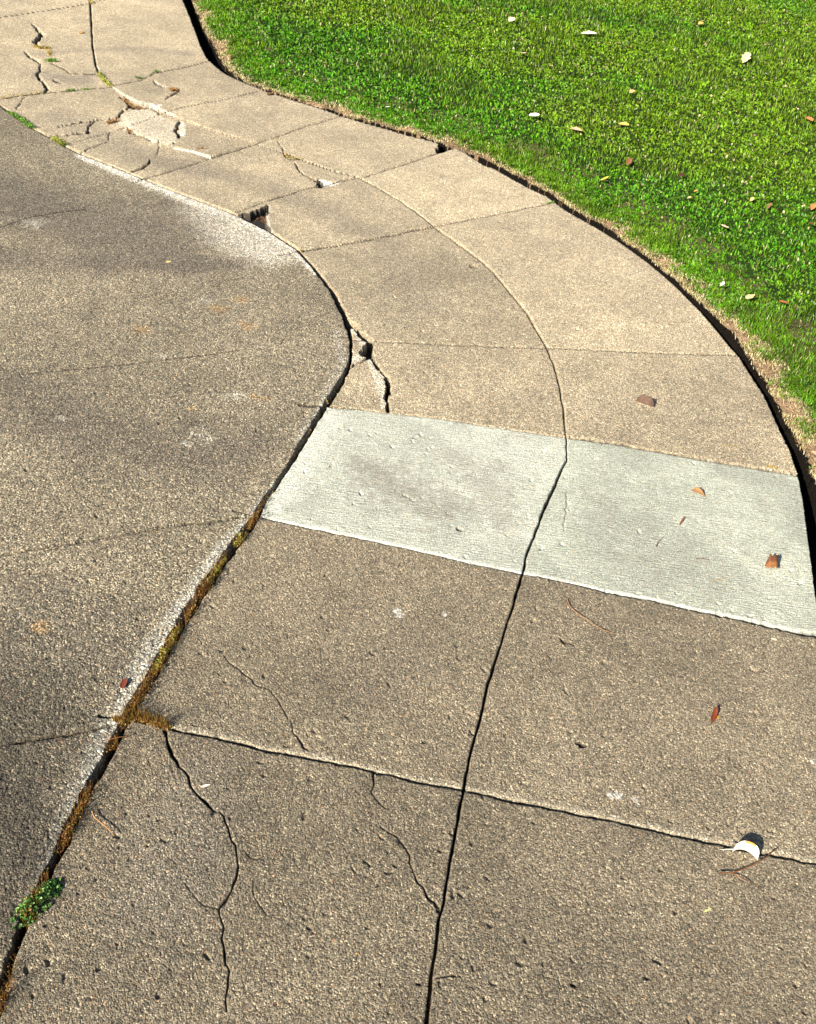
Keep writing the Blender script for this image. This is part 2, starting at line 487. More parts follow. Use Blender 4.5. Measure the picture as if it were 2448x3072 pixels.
# regions
drive = inside(X, Y, drive_poly)
lawn = inside(X, Y, lawn_poly) & ~drive
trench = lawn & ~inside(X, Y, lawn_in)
walk = ~drive & ~lawn
right = inside(X, Y, right_poly)
row = np.full(X.shape, -1, np.int8)
for k in range(len(rowp) - 1, -1, -1):
    mm = walk & (row < 0)
    idx = np.where(mm)
    ins = inside(X[idx], Y[idx], rowp[k])
    row[idx[0][ins], idx[1][ins]] = k + 1
rest = walk & (row < 0)
farm = inside(X, Y, far_poly)
row[rest & (farm | (Y > wJ[2][3][1]))] = 0
row[walk & (row < 0)] = 10
wedge = inside(X, Y, wedge_poly) & walk

# joints and cracks
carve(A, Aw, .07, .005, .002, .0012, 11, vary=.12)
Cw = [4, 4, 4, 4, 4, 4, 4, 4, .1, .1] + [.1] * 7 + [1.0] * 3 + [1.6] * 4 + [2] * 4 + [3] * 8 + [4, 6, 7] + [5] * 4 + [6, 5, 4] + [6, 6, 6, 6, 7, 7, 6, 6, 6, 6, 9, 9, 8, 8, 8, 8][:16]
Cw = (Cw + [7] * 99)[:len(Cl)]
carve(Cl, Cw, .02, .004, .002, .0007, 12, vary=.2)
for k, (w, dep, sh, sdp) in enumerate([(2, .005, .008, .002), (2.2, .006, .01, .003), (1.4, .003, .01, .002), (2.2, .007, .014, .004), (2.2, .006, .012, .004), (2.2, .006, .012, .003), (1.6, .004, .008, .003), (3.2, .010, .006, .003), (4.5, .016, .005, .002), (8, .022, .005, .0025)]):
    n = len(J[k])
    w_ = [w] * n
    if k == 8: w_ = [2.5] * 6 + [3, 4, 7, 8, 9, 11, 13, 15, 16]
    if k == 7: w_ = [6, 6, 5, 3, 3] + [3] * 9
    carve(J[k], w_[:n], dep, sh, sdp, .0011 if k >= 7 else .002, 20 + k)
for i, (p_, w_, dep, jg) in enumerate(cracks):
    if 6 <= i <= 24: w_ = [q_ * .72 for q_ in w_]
    carve(p_, w_, dep, .003, .001, jg * .8, 50 + i, vary=.35, dirt_shade=1 if dep > .004 else .5)
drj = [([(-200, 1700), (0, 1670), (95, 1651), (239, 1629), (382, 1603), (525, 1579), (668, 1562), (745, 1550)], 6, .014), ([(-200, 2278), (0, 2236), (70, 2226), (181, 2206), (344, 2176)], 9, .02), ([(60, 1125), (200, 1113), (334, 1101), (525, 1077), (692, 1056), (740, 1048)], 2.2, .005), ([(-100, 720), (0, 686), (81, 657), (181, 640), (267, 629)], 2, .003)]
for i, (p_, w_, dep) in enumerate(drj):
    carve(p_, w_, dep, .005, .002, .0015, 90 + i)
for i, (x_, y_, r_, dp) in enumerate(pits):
    carve([(x_ - r_ * .35, y_ - r_ * .1), (x_ + r_ * .4, y_ + r_ * .15)], r_ * .8, dp, .003, .002, .0005, 120 + i, dirt_shade=.5)
for poly, dp in ((H1, .03), (H2, .06), (CHIP, .02)):
    jx = X + (vn(X, Y, .012, 5) - .5) * .016
    jy = Y + (vn(X, Y, .012, 6) - .5) * .016
    h_ = inside(jx, jy, poly)
    CV[h_] = np.maximum(CV[h_], dp)
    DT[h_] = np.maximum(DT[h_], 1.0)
    h2 = h_.copy()
    for a_, b_ in ((1, 0), (-1, 0), (0, 1), (0, -1)):
        h2 |= np.roll(h_, (a_, b_), (0, 1))
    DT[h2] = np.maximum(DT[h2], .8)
# random shallow pits and pop-outs in the walk, and gravel-sized relief
ng = 1500
for k in range(ng):
    x_, y_ = random.uniform(-1.3, 1.5), random.uniform(.5, 3.2)
    r_ = random.choice([.0015, .002, .0025, .003, .004])
    c_ = np.array([x_, y_])
    an = random.uniform(0, 6.28)
    c2 = c_ + np.array([math.cos(an), math.sin(an)]) * r_ * random.uniform(0.3, 2.5)
    si, sj = window(c_, c2, r_ * 2.5)
    x, y = X[si, sj], Y[si, sj]
    if x.size == 0: continue
    d, t = seg_dist(x, y, c_, c2)
    CV[si, sj] = np.maximum(CV[si, sj], r_ * 1.1 * np.clip(1 - (d / (r_ * 1.3)) ** 2, 0, 1))

# heights
Z = (fbm(X, Y, .6, 1) - .5) * .010 + (vn(X, Y, .05, 2) - .5) * .0010
near = np.clip(1.6 - np.hypot(X, Y) / 2.6, 0.15, 1)
g_ = (vn(X, Y, .0065, 3) - .5) * .0007 + (vn(X, Y, .0029, 4) - .5) * .0009
g_ -= np.clip(vn(X, Y, .0038, 5) - .76, 0, 1) * .008 * (.2 + 1.2 * fbm(X, Y, .09, 8))
g_ -= np.clip(vn(X, Y, .010, 6) - .86, 0, 1) * .013
g_ += np.clip(vn(X, Y, .005, 7) - .84, 0, 1) * .006
Z += g_ * near * np.where(drive, 1.3, np.where(row == 8, .35, 1.0))
dC = poly_dist(X[:1, :1], Y[:1, :1], wC)
# slabs that have lifted or sunk
off = np.zeros_like(Z)
loc = PP([(470, 330), (600, 385), (350, 285)])
dl = poly_dist(X, Y, PP([(334, 262), (363, 286), (453, 322), (563, 365), (644, 394), (700, 410)]))
off += np.where(right & walk, .006 * np.exp(-(dl / .16) ** 2), 0)
dl = poly_dist(X, Y, PP([(391, 395), (440, 420), (515, 440), (570, 460), (632, 472)]))
sidep = inside(X, Y, PP([(391, 391), (440, 417), (515, 439), (570, 452), (632, 471), (820, 413), (644, 394), (453, 322), (372, 334)]))
off += np.where(sidep & ~right, .006 * np.exp(-(dl / .14) ** 2), 0)
off += np.where(walk & (row >= 6) & (row <= 7) & ~right, -.004, 0)
off += np.where(walk & (row >= 10), .0035, 0)
off += np.where(walk & (row == 9) & right, .002, 0)
off += np.where(walk & (row == 8) & right, -.002, 0)
off += np.where(walk & (row >= 9) & ~right, .0015, 0)
off += np.where(drive, .003, 0)
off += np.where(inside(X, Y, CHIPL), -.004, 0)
LZ = -.022 + .03 * smooth(.02, .4, poly_dist(X, Y, wD)) + (fbm(X, Y, .08, 9) - .5) * .022 + (vn(X, Y, .012, 10) - .5) * .006
Z = np.where(lawn, LZ, Z + off)
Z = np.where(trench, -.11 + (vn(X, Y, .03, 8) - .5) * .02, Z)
fl = trench & inside(X, Y, PP([(1362, 436), (1372, 450), (1398, 462), (1410, 445), (1390, 430)]))
Z = np.where(fl, -.006, Z)
Z = np.where(lawn, Z, Z - CV)

# colours of the surfaces, with some sunlight and shade painted in
def C3(*c): return np.array(c, np.float32)
big = fbm(X, Y, .55, 31, 4)
mid = fbm(X, Y, .12, 35, 4)
fin = fbm(X, Y, .03, 39, 3)
var = (1 + (big - .5) * .55) * (1 + (mid - .5) * .45) * (1 + (fin - .5) * .25)
COL = np.empty(X.shape + (3,), np.float32)
COL[:] = C3(.34, .285, .19)
tone = np.linspace(1.22, .86, 11)
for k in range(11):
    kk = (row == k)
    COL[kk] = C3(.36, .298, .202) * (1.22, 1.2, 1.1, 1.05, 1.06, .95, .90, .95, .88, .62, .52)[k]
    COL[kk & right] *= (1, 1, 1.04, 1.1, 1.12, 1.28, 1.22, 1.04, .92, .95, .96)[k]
COL[(row == 8)] = C3(.43, .445, .375)
COL[(row == 8) & right] = C3(.40, .418, .345)
COL[drive] = C3(.215, .182, .125)
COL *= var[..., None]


def stain_or_sun(pts, rad, col, amt, soft=.6, mask=None, ns=.05, nz=.5, seed=70):
    """a stain of own colour or painted sunlight: capsule of the given radii (m) along the points, blotchy edge"""
    W = PP(pts)
    r = [rad] * len(pts) if np.isscalar(rad) else rad
    a = np.zeros(X.shape, np.float32)
    for i in range(len(W) - 1):
        m = max(r) * 2.2
        si, sj = window(W[i], W[i + 1], m)
        x, y = X[si, sj], Y[si, sj]
        if x.size == 0: continue
        d, t = seg_dist(x, y, W[i], W[i + 1])
        rr = r[i] * (1 - t) + r[i + 1] * t
        v = d / rr + (fbm(x, y, ns, seed, 4) - .5) * 2 * nz
        a[si, sj] = np.maximum(a[si, sj], 1 - smooth(1 - soft, 1 + soft * .4, v))
    if mask is not None: a = a * mask
    a = (a * amt)[..., None]
    COL[:] = COL * (1 - a) + C3(*col) * a


WH = (.66, .62, .53)
# pale lime bloom along the driveway edge
stain_or_sun([(243, 468), (430, 545), (620, 622), (716, 660), (811, 706), (898, 765), (947, 822)], [.03, .04, .05, .06, .05, .035, .015], WH, .95, .8, drive)
stain_or_sun([(600, 640), (700, 690), (780, 735), (860, 775)], [.10, .16, .17, .07], (.48, .44, .36), .75, .9, drive, nz=.35)
stain_or_sun([(690, 700), (790, 770)], [.12, .10], (.5, .46, .38), .5, .9, drive)
stain_or_sun([(900, 1360), (840, 1450), (740, 1560), (660, 1670), (590, 1770), (520, 1880), (450, 2000), (390, 2110), (330, 2220), (270, 2330), (200, 2470), (130, 2640), (70, 2760)], [.010, .015, .02, .025, .032, .038, .042, .042, .04, .035, .03, .022, .015], (.40, .385, .33), .8, .8, drive, nz=.4)
stain_or_sun([(1010, 1000), (1030, 1090), (980, 1190), (900, 1320)], .02, (.34, .31, .25), .6, .8, drive)
# dark grimy areas of the driveway
stain_or_sun([(-50, 560), (150, 640), (420, 700), (560, 790), (700, 800)], [.20, .26, .30, .14, .05], (.10, .083, .064), .62, .8, drive, nz=.35)
stain_or_sun([(0, 780), (300, 800), (600, 800)], [.10, .08, .05], (.11, .09, .07), .5, .8, drive, nz=.4)
stain_or_sun([(0, 1150), (250, 1300), (600, 1380), (780, 1330)], [.10, .14, .16, .08], (.12, .10, .074), .6, .9, drive, nz=.5)
stain_or_sun([(-100, 2050), (100, 2150), (-50, 2500), (60, 2450)], [.16, .16, .26, .14], (.06, .05, .034), .8, .9, drive, nz=.4)
stain_or_sun([(0, 1850), (250, 1950), (350, 1850)], [.16, .14, .08], (.12, .102, .075), .5, .9, drive, nz=.4)
stain_or_sun([(40, 2420), (90, 2560), (40, 2750)], [.06, .06, .05], (.045, .037, .026), .6, .9, drive, nz=.5)
for (x_, y_, r_) in ((700, 1187, .026), (600, 1310, .03), (555, 1330, .015), (615, 905, .02), (570, 600, .03), (180, 1255, .012), (100, 672, .04), (480, 1070, .012)):
    stain_or_sun([(x_, y_), (x_ + 8, y_ + 3)], r_, (.42, .39, .32), .5, .9, None, ns=.012, nz=1.1)
for (x_, y_, r_) in ((1190, 1835, .013), (1850, 2382, .010), (1830, 2385, .006), (1330, 1840, .006), (2432, 2282, .004), (1950, 2026, .004), (1905, 2400, .006)):
    stain_or_sun([(x_, y_), (x_ + 6, y_ + 8)], r_ * .8, (.62, .60, .55), .75, .5, None, ns=.006, nz=1.0)
for (x_, y_, r_) in ((120, 1880, .02), (760, 1190, .012), (570, 1225, .012), (800, 1195, .012), (650, 930, .03), (720, 900, .03), (420, 990, .03), (740, 980, .03)):
    stain_or_sun([(x_, y_), (x_ + 6, y_ + 2)], r_, (.42, .25, .09), .40, .9, None, ns=.01, nz=.9)
# sooty weathering bands on the walk
stain_or_sun([(500, 480), (760, 540), (1000, 640), (1150, 720), (1250, 900)], [.08, .10, .10, .10, .14], (.20, .165, .125), .40, .9, walk & ~right, nz=.5)
stain_or_sun([(180, 350), (300, 400), (420, 470), (600, 520)], [.10, .12, .10, .08], (.20, .17, .13), .5, .9, walk & ~right, nz=.5)
stain_or_sun([(120, 225), (250, 245), (300, 215)], [.08, .06, .04], (.23, .20, .16), .5, .8, walk, nz=.5)
stain_or_sun([(80, 165), (260, 150), (420, 145), (560, 160)], [.05, .05, .06, .05], (.25, .21, .16), .5, .9, walk, nz=.6)
stain_or_sun([(600, 2330), (560, 2500), (480, 2700)], [.07, .10, .12], (.19, .165, .13), .4, .9, walk, nz=.5)
stain_or_sun([(1150, 2050), (1250, 1900)], [.10, .09], (.20, .165, .12), .35, .9, walk, nz=.5)
stain_or_sun([(1300, 1520), (1200, 1470), (1100, 1400)], [.10, .12, .07], (.22, .20, .16), .55, .9, row == 8, nz=.9, ns=.02)
stain_or_sun([(1330, 1360), (1450, 1420), (1500, 1560)], [.05, .08, .06], (.24, .22, .18), .4, .9, row == 8, nz=1.0, ns=.015)
stain_or_sun([(1800, 1500), (1950, 1650), (2150, 1750)], [.06, .12, .08], (.27, .27, .22), .4, .9, row == 8, nz=1.0, ns=.03)
stain_or_sun([(1000, 1250), (900, 1400), (830, 1520)], [.03, .05, .03], (.62, .63, .56), .6, .9, row == 8, nz=.8, ns=.02)
stain_or_sun([(2150, 1400), (2380, 1450), (2400, 1600)], [.04, .05, .03], (.30, .31, .26), .5, .9, row == 8, nz=.8, ns=.03)
# bright mortar: patch on the broken slab and pale edges, some painted as sunlit
mortar = inside(X + (vn(X, Y, .02, 44) - .5) * .03, Y + (vn(X, Y, .02, 45) - .5) * .03, PP([(382, 329), (353, 372), (382, 391), (453, 422), (515, 439), (530, 410), (530, 368), (477, 344), (453, 329)])) & walk & ~right
COL[mortar] = C3(.52, .455, .34) * var[mortar][:, None]
stain_or_sun([(300, 235), (330, 258), (350, 250)], .05, (.55, .44, .34), .5, .8, walk, nz=.5)
stain_or_sun([(340, 270), (406, 308), (453, 320), (520, 348)], [.010, .018, .018, .012], (.66, .60, .48), .8, .7, walk & (np.abs(off) > 0), nz=.3)  # sunlight on the raised ledge, painted into the colour
stain_or_sun([(1170, 1215), (1150, 1150), (1130, 1115), (1105, 1075)], [.022, .035, .015, .012], (.62, .57, .46), .75, .7, wedge, nz=.5)
stain_or_sun([(1044, 970), (1080, 1010), (1098, 1040), (1060, 1080)], [.012, .012, .012, .02], (.60, .55, .45), .75, .7, wedge, nz=.5)
COL[inside(X, Y, CHIPL) & walk] = C3(.80, .78, .72)  # lit face of the chip, painted pale
stain_or_sun([(808, 618), (802, 650), (812, 690)], .008, (.62, .57, .46), .8, .7, walk, nz=.5)
stain_or_sun([(455, 318), (470, 326), (480, 320)], .010, (.75, .72, .66), .8, .5, walk, nz=.5)
stain_or_sun([(465, 248), (480, 258), (490, 262)], .009, (.78, .75, .70), .9, .5, walk, nz=.5)
stain_or_sun([(546, 368), (548, 388), (548, 408)], .012, (.68, .62, .52), .8, .5, walk, nz=.5)
stain_or_sun([(632, 472), (580, 455), (520, 443)], .007, (.74, .70, .6), .9, .5, walk, nz=.4)  # sunlit lower ledge painted as a bright line
# light worn lips on the joints
for k, r_, c_, a_ in ((8, .007, (.62, .63, .56), .7), (9, .011, (.34, .30, .22), .6)):
    jp = J[k][1:]
    stain_or_sun([(x_, y_ - (7 if k == 9 else 5)) for x_, y_ in jp], r_, c_, a_, .8, walk & (row == k), nz=.5, ns=.03)
# dirt in joints, cracks and holes, blackened with painted shade
dirt_shade_c = C3(.012, .009, .006)
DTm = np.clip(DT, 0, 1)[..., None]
COL = COL * (1 - DTm) + dirt_shade_c * DTm
# gold-brown soil in some far joints
# soil and thatch by the lawn
dD = poly_dist(X, Y, wD)
so_n = fbm(X, Y, .05, 60, 4)
soil = C3(.30, .20, .12)
scol = soil * (.55 + .9 * so_n[..., None])
scol = np.where((dD > .10)[..., None], scol * .25 + C3(.012, .03, .006), scol)
COL = np.where(lawn[..., None], scol, COL)
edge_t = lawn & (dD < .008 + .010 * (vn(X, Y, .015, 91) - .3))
COL = np.where(((trench | edge_t) & ~fl)[..., None], C3(.007, .005, .0035) * (.5 + so_n[..., None]), COL)  # trench and rim blackened: slab shadow painted into the soil colour

# labels of the cells
lab = np.zeros(X.shape, np.int16)
lab[drive] = 1
lab[drive & inside(X, Y, np.vstack([PP(drj[0][0]), [wA[-1], (wA[-1][0], -2), (-40, -2), (-40, PP(drj[0][0])[0][1])]]))] = 2
low = np.vstack([PP(drj[1][0]), [wA[-1], (wA[-1][0], -2), (-40, -2), (-40, PP(drj[1][0])[0][1])]])
lab[drive & inside(X, Y, low)] = 3
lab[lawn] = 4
lab[lawn & (dD > .35) & ~trench] = 0
wk = walk & ~wedge
lab[wk] = 10 + 2 * row[wk] + right[wk]
lab[walk & wedge] = 5
cl = lab[:-1, :-1]
vid = np.arange(nr * nc, dtype=np.int32).reshape(nr, nc)
quads = np.stack([vid[:-1, :-1], vid[:-1, 1:], vid[1:, 1:], vid[1:, :-1]], -1)[:, :, ::-1]
V = np.stack([X, Y, Z], -1).reshape(-1, 3)
CC = COL.reshape(-1, 3)
rown = {0: 'far', 1: 'second', 2: 'third'}
slab_lab = {
    (0, 0): 'farthest tan slab left of the centre joint at the top edge of the photo', (0, 1): 'farthest tan slab between centre joint and lawn at the top edge',
    (1, 0): 'tan slab with a black jagged hole and crack at the top left', (1, 1): 'tan slab beside the lawn bend with a faint mossy joint across its lower end',
    (2, 0): 'grey-tan slab crossed by a short crack beside the mossy driveway joint', (2, 1): 'tan slab with white chipped spots right of the raised bright ledge',
    (3, 0): 'badly broken slab with a pale mortar patch and several cracks', (3, 1): 'tan slab edge right of the raised bright ledge, below the chipped spots',
    (4, 0): 'slab with a small white triangular chip above the dark broken corner', (4, 1): 'tan slab by the lawn whose far corner is broken into a black notch',
    (5, 0): 'greyish slab right of the broken hole filled with debris', (5, 1): 'bright tan slab by the lawn just below the black corner notch',
    (6, 0): 'grey-tan slab in the bend between the wide black driveway gap and centre joint', (6, 1): 'bright curved slab in the bend beside the bare soil strip',
    (7, 0): 'slab just above the pale patch, cut on the left by a wide jagged crack', (7, 1): 'tan slab above the pale patch with a brown bark flake on it',
    (8, 0): 'pale grey-white broom-finished patch slab left of the centre joint', (8, 1): 'pale grey-white patch slab right of the centre joint with brown leaves on it',
    (9, 0): 'brown-grey slab below the pale patch beside the weedy joint', (9, 1): 'brown-grey slab below the pale patch with a long pine needle on it',
    (10, 0): 'nearest coarse slab at bottom left with two long winding cracks', (10, 1): 'nearest coarse slab at bottom right with the forked twig on it'}
for L in np.unique(cl):
    if L == 0: continue
    q = quads[cl == L]
    if len(q) < 40: continue
    used = np.unique(q)
    remap = np.zeros(nr * nc, np.int32)
    remap[used] = np.arange(len(used), dtype=np.int32)
    f = remap[q]
    if L in (1, 2, 3):
        nm, mt, lb = 'driveway_slab', M_drive, {1: 'upper driveway slab with pale bloom along its curved edge', 2: 'middle brown-grey driveway slab between two thin joints', 3: 'darkest driveway slab at the lower left corner'}[int(L)]
    elif L == 4:
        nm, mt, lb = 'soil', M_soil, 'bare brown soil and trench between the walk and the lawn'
    elif L == 5:
        nm, mt, lb = 'sidewalk_slab', M_walk, 'broken narrow wedge of concrete between the driveway gap and the jagged crack'
    else:
        k = (int(L) - 10) // 2
        rgt = (int(L) - 10) % 2
        nm, mt, lb = 'sidewalk_slab', (M_patch if k == 8 else M_walk), slab_lab[(k, rgt)]
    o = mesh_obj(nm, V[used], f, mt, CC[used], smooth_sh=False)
    tag(o, lb, kind='structure')

# base earth to the horizon, under everything
gm = tint_mat('base_earth', 0.9, bump=0.02, noise_amt=.4, nscale=8)
gx = np.array([-400, -60, -20, -8, 0, 8, 20, 60, 400.])
gv = np.array([(x, y, -.14) for y in gx for x in gx])
gf = np.array([(j * 9 + i, j * 9 + i + 1, (j + 1) * 9 + i + 1, (j + 1) * 9 + i) for j in range(8) for i in range(8)])
tag(mesh_obj('ground', gv, gf, gm, np.tile(C3(.05, .09, .025), (81, 1))), 'green-brown ground far beyond the walk', kind='structure')

# lawn bed under the blades
lx, ly = np.meshgrid(np.arange(-9, 16, .06), np.arange(-1.5, 16, .06))
lz = .004 + (fbm(lx, ly, .3, 9) - .5) * .02
keep = inside(lx, ly, lawn_in) & (poly_dist(lx, ly, wD) > .28)
lid = np.arange(lx.size).reshape(lx.shape)
qk = keep[:-1, :-1] & keep[1:, :-1] & keep[:-1, 1:] & keep[1:, 1:]
q = np.stack([lid[:-1, :-1], lid[:-1, 1:], lid[1:, 1:], lid[1:, :-1]], -1)[qk]
used, inv = np.unique(q, return_inverse=True)
lv = np.stack([lx, ly, lz], -1).reshape(-1, 3)[used]
lc = C3(.022, .045, .008) * (.6 + .8 * vn(lv[:, 0], lv[:, 1], .1, 3))[:, None]
tag(mesh_obj('lawn', lv, inv.reshape(-1, 4), M_soil, lc), 'dark earth and thatch under the green lawn', kind='structure')


# ------------------------------------------------------------------ grass
def blades(n_cand, seed):
    g = np.random.default_rng(seed)
    u = g.random(n_cand)
    r = 1.3 + (15 - 1.3) * u ** 1.35
    # more blades near the viewer
    t = g.uniform(math.radians(-32), math.radians(66), n_cand)
    x = r * np.sin(t)
    y = r * np.cos(t) - OB
    k = inside(x, y, lawn_in)
    return x[k], y[k], r[k]


def build_blades(x, y, L, Wd, lean, az, col, z0):
    n = len(x)
    ca, sa = np.cos(az), np.sin(az)
    bx, by = np.cos(az + 1.2), np.sin(az + 1.2)
    v = np.empty((n, 5, 3), np.float32)
    mid_h, mid_o = L * .55 * np.cos(lean * .5), L * .55 * np.sin(lean * .5)
    tip_h, tip_o = mid_h + L * .45 * np.cos(lean * 1.25), mid_o + L * .45 * np.sin(lean * 1.25)
    for i, (s, h, o, w) in enumerate([(-1, 0 * L, 0 * L, .8), (1, 0 * L, 0 * L, .8), (1, mid_h, mid_o, .9), (-1, mid_h, mid_o, .9), (0, tip_h, tip_o, 0)]):
        v[:, i, 0] = x + ca * o + s * w * Wd * .5 * bx
        v[:, i, 1] = y + sa * o + s * w * Wd * .5 * by
        v[:, i, 2] = z0 + h
    idx = (np.arange(n) * 5)[:, None]
    tri = np.concatenate([idx + np.array([0, 1, 2]), idx + np.array([0, 2, 3]), idx + np.array([3, 2, 4])], 0)
    c = np.repeat(col, 5, 0).reshape(n, 5, 3).copy()
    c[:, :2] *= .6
    return v.reshape(-1, 3), tri, c.reshape(-1, 3)


x, y, r = blades(1500000, 3)
g = np.random.default_rng(4)
sl_ = np.r_[0, np.cumsum(np.linalg.norm(np.diff(wD, axis=0), axis=1))]
t_ = g.random(260000) * sl_[-1]
ex, ey = np.interp(t_, sl_, wD[:, 0]), np.interp(t_, sl_, wD[:, 1])
ex += g.normal(size=260000) * .11
ey += g.normal(size=260000) * .11
k = inside(ex, ey, lawn_in) & (np.hypot(ex, ey + OB) < 9.5)
x, y, r = np.r_[x, ex[k]], np.r_[y, ey[k]], np.r_[r, np.hypot(ex, ey + OB)[k]]
dd = poly_dist(x, y, wD)
n = len(x)
g = np.random.default_rng(5)
e1 = fbm(x, y, .13, 61, 3)
e2 = fbm(x, y, .5, 62, 3)
e3 = fbm(x, y, .045, 63, 2)
soilw = np.clip((e1 - .5) * .30, .0, .06) + .0
dryw = .075 + np.clip(e2 - .3, 0, 1) * .11 + (e3 - .5) * .06
u = g.random(n)
bare = dd < soilw
edge = smooth(0, 1, (dd - soilw) / dryw)
keep = (~bare & (u < .65 + .35 * edge)) | (bare & (u < .06))
# keep the count reasonable inside the lawn
keep &= g.random(n) < np.where(dd < .3, 1, np.clip(.9, 0, 1))
x, y, r, dd, edge, e1, e2, e3 = [a[keep] for a in (x, y, r, dd, edge, e1, e2, e3)]
n = len(x)
u = g.random(n)
dry = u > edge * .985
broad = (g.random(n) < .72 * smooth(.30, .52, fbm(x, y, .4, 66, 2))) & ~dry
sz = np.clip(r / 4.2, .75, 1.9)
L = np.where(broad, g.uniform(.010, .018, n), g.uniform(.013, .028, n)) * np.where(dry, .7, 1) * (.75 + .5 * sz * .5)
Wd = np.where(broad, g.uniform(.006, .010, n), g.uniform(.0018, .0034, n)) * sz
lean = np.where(dry, g.uniform(.7, 1.35, n), np.where(broad, g.uniform(.6, 1.3, n), g.uniform(.25, 1.2, n)))
az = g.uniform(0, 2 * math.pi, n)
gc = np.stack([g.uniform(.10, .20, n), g.uniform(.26, .40, n), g.uniform(.004, .014, n)], 1)
gc[broad] *= np.array([.75, 1.05, 1.0])
yl = smooth(.35, .75, fbm(x, y, .9, 67, 2) + np.clip(.06 * (y + x - 5), -.1, .22))[:, None] * .75
gc = gc * (1 - yl) + np.stack([g.uniform(.17, .28, n), g.uniform(.33, .44, n), g.uniform(.008, .018, n)], 1) * yl
pt = P(1680, 320)
lime = np.exp(-((x - pt[0]) ** 2 + (y - pt[1]) ** 2) / .22 ** 2)[:, None] * .6
gc = gc * (1 - lime) + np.array([.26, .42, .03]) * lime
gc *= (.62 + .76 * vn(x, y, .05, 68))[:, None]
gc *= g.uniform(.28, .95, (n, 1))
pale = g.random(n) < .006
gc[pale] = (.42, .45, .30)
dc = np.stack([g.uniform(.40, .75, n)] * 3, 1) * np.array([1, .86, .48])
dc[g.random(n) < .25] *= np.array([.55, .45, .35])
gc[dry] = dc[dry]
sp = ~dry & (g.random(n) < .025)
gc[sp] = dc[sp] * .8
z0 = np.where(dd < .35, -.024 + .03 * smooth(.02, .4, dd) + (fbm(x, y, .08, 9) - .5) * .022, .002 + (fbm(x, y, .3, 9) - .5) * .02)
bump_h = (fbm(x, y, .035, 77, 2) - .5)
L *= 1 + bump_h * 1.3
v, f, c = build_blades(x, y, L, Wd, lean, az, gc, z0)
tag(mesh_obj('grass', v, f, M_grass, c), 'short bright green lawn grass with a dry straw-coloured fringe at the walk', 'grass', kind='stuff')
print('blades', n)


# ------------------------------------------------------------------ small plants in the joints
def leaflets(cen, size, col, g, flat=.5, asp=.6):
    n = len(cen)
    nrm = g.normal(size=(n, 3)) * np.array([1, 1, flat]) + np.array([0, 0, .9])
    nrm /= np.linalg.norm(nrm, axis=1)[:, None]
    a = np.cross(nrm, g.normal(size=(n, 3)))
    a /= np.linalg.norm(a, axis=1)[:, None]
    b = np.cross(nrm, a)
    v = np.empty((n, 6, 3), np.float32)
    for i, (p, q_) in enumerate([(-1, 0), (-.4, -asp), (.5, -asp * .8), (1, 0), (.5, asp * .8), (-.4, asp)]):
        v[:, i] = cen + (a * p + b * q_) * size[:, None] * .5
        if i in (0, 3): v[:, i] += nrm * size[:, None] * .08
    idx = (np.arange(n) * 6)[:, None]
    q_ = np.concatenate([idx + np.array([0, 1, 4, 5]), idx + np.array([1, 2, 3, 4])], 0)
    return v.reshape(-1, 3), q_, np.repeat(col, 6, 0)


def stems(base, tip, w, col, g):
    n = len(base)
    v = np.empty((n, 6, 3), np.float32)
    d = tip - base
    side = np.cross(d, g.normal(size=(n, 3)))
    side /= np.linalg.norm(side, axis=1)[:, None]
    s2 = np.cross(d, side)
    s2 /= np.linalg.norm(s2, axis=1)[:, None]
    for k in range(3):
        o = (side * math.cos(k * 2.094) + s2 * math.sin(k * 2.094)) * w[:, None] / 2
        v[:, k] = base + o
        v[:, k + 3] = tip + o * .4
    idx = (np.arange(n) * 6)[:, None]
    f = np.concatenate([idx + np.array(t) for t in ([0, 1, 4, 3], [1, 2, 5, 4], [2, 0, 3, 5])], 0)
    return v.reshape(-1, 3), f, np.repeat(col, 6, 0)


def join(parts):
    vs, fs, cs, o = [], [], [], 0
    for v, f, c in parts:
        vs.append(v)
        fs.append(f + o)
        cs.append(c)
        o += len(v)
    return np.vstack(vs), np.vstack(fs), np.vstack(cs)


def along(pts, n, g, spread, ends=None):
    W = PP(pts)
    L = np.r_[0, np.cumsum(np.linalg.norm(np.diff(W, axis=0), axis=1))]
    s = g.random(n) * L[-1]
    x = np.interp(s, L, W[:, 0])
    y = np.interp(s, L, W[:, 1])
    return x + g.normal(size=n) * spread, y + g.normal(size=n) * spread * .7, s / L[-1]


pal_rust = .62 * np.array([(.42, .17, .03), (.52, .27, .05), (.30, .11, .02), (.55, .40, .10), (.16, .07, .02), (.40, .38, .07)])
g = np.random.default_rng(21)
Aseg = [q_ for q_ in A if 1470 < q_[1] < 3200]
parts = []
x, y, s = along(Aseg, 15000, g, .0040)
x = x + .0025
cl_ = fbm(x, y, .035, 81, 2)
thin = np.interp(s, [0, .06, .12, 1], [.15, .5, 1, 1])
k = (cl_ > .52 - .02 * thin) & (g.random(len(x)) < thin)
x, y, cl_, s = x[k], y[k], cl_[k], s[k]
z = -.008 + g.random(len(x)) * (.004 + .09 * np.clip(cl_ - .47, 0, .3))
ci = g.integers(0, 5, len(x))
col = pal_rust[ci] * g.choice([.08, .15, .35, .8, 1.5], (len(x), 1))
ge = fbm(x, y, .15, 83, 2) > .56
col[ge & (g.random(len(x)) < .5)] = (.42, .44, .08)
parts.append(leaflets(np.stack([x, y, z], 1), g.uniform(.0018, .0042, len(x)), col, g))
xs, ys, ss = along(Aseg, 1500, g, .005)
xs = xs + .004
cs_ = fbm(xs, ys, .035, 81, 2)
k = (cs_ > .48) & (ss > .08)
xs, ys = xs[k], ys[k]
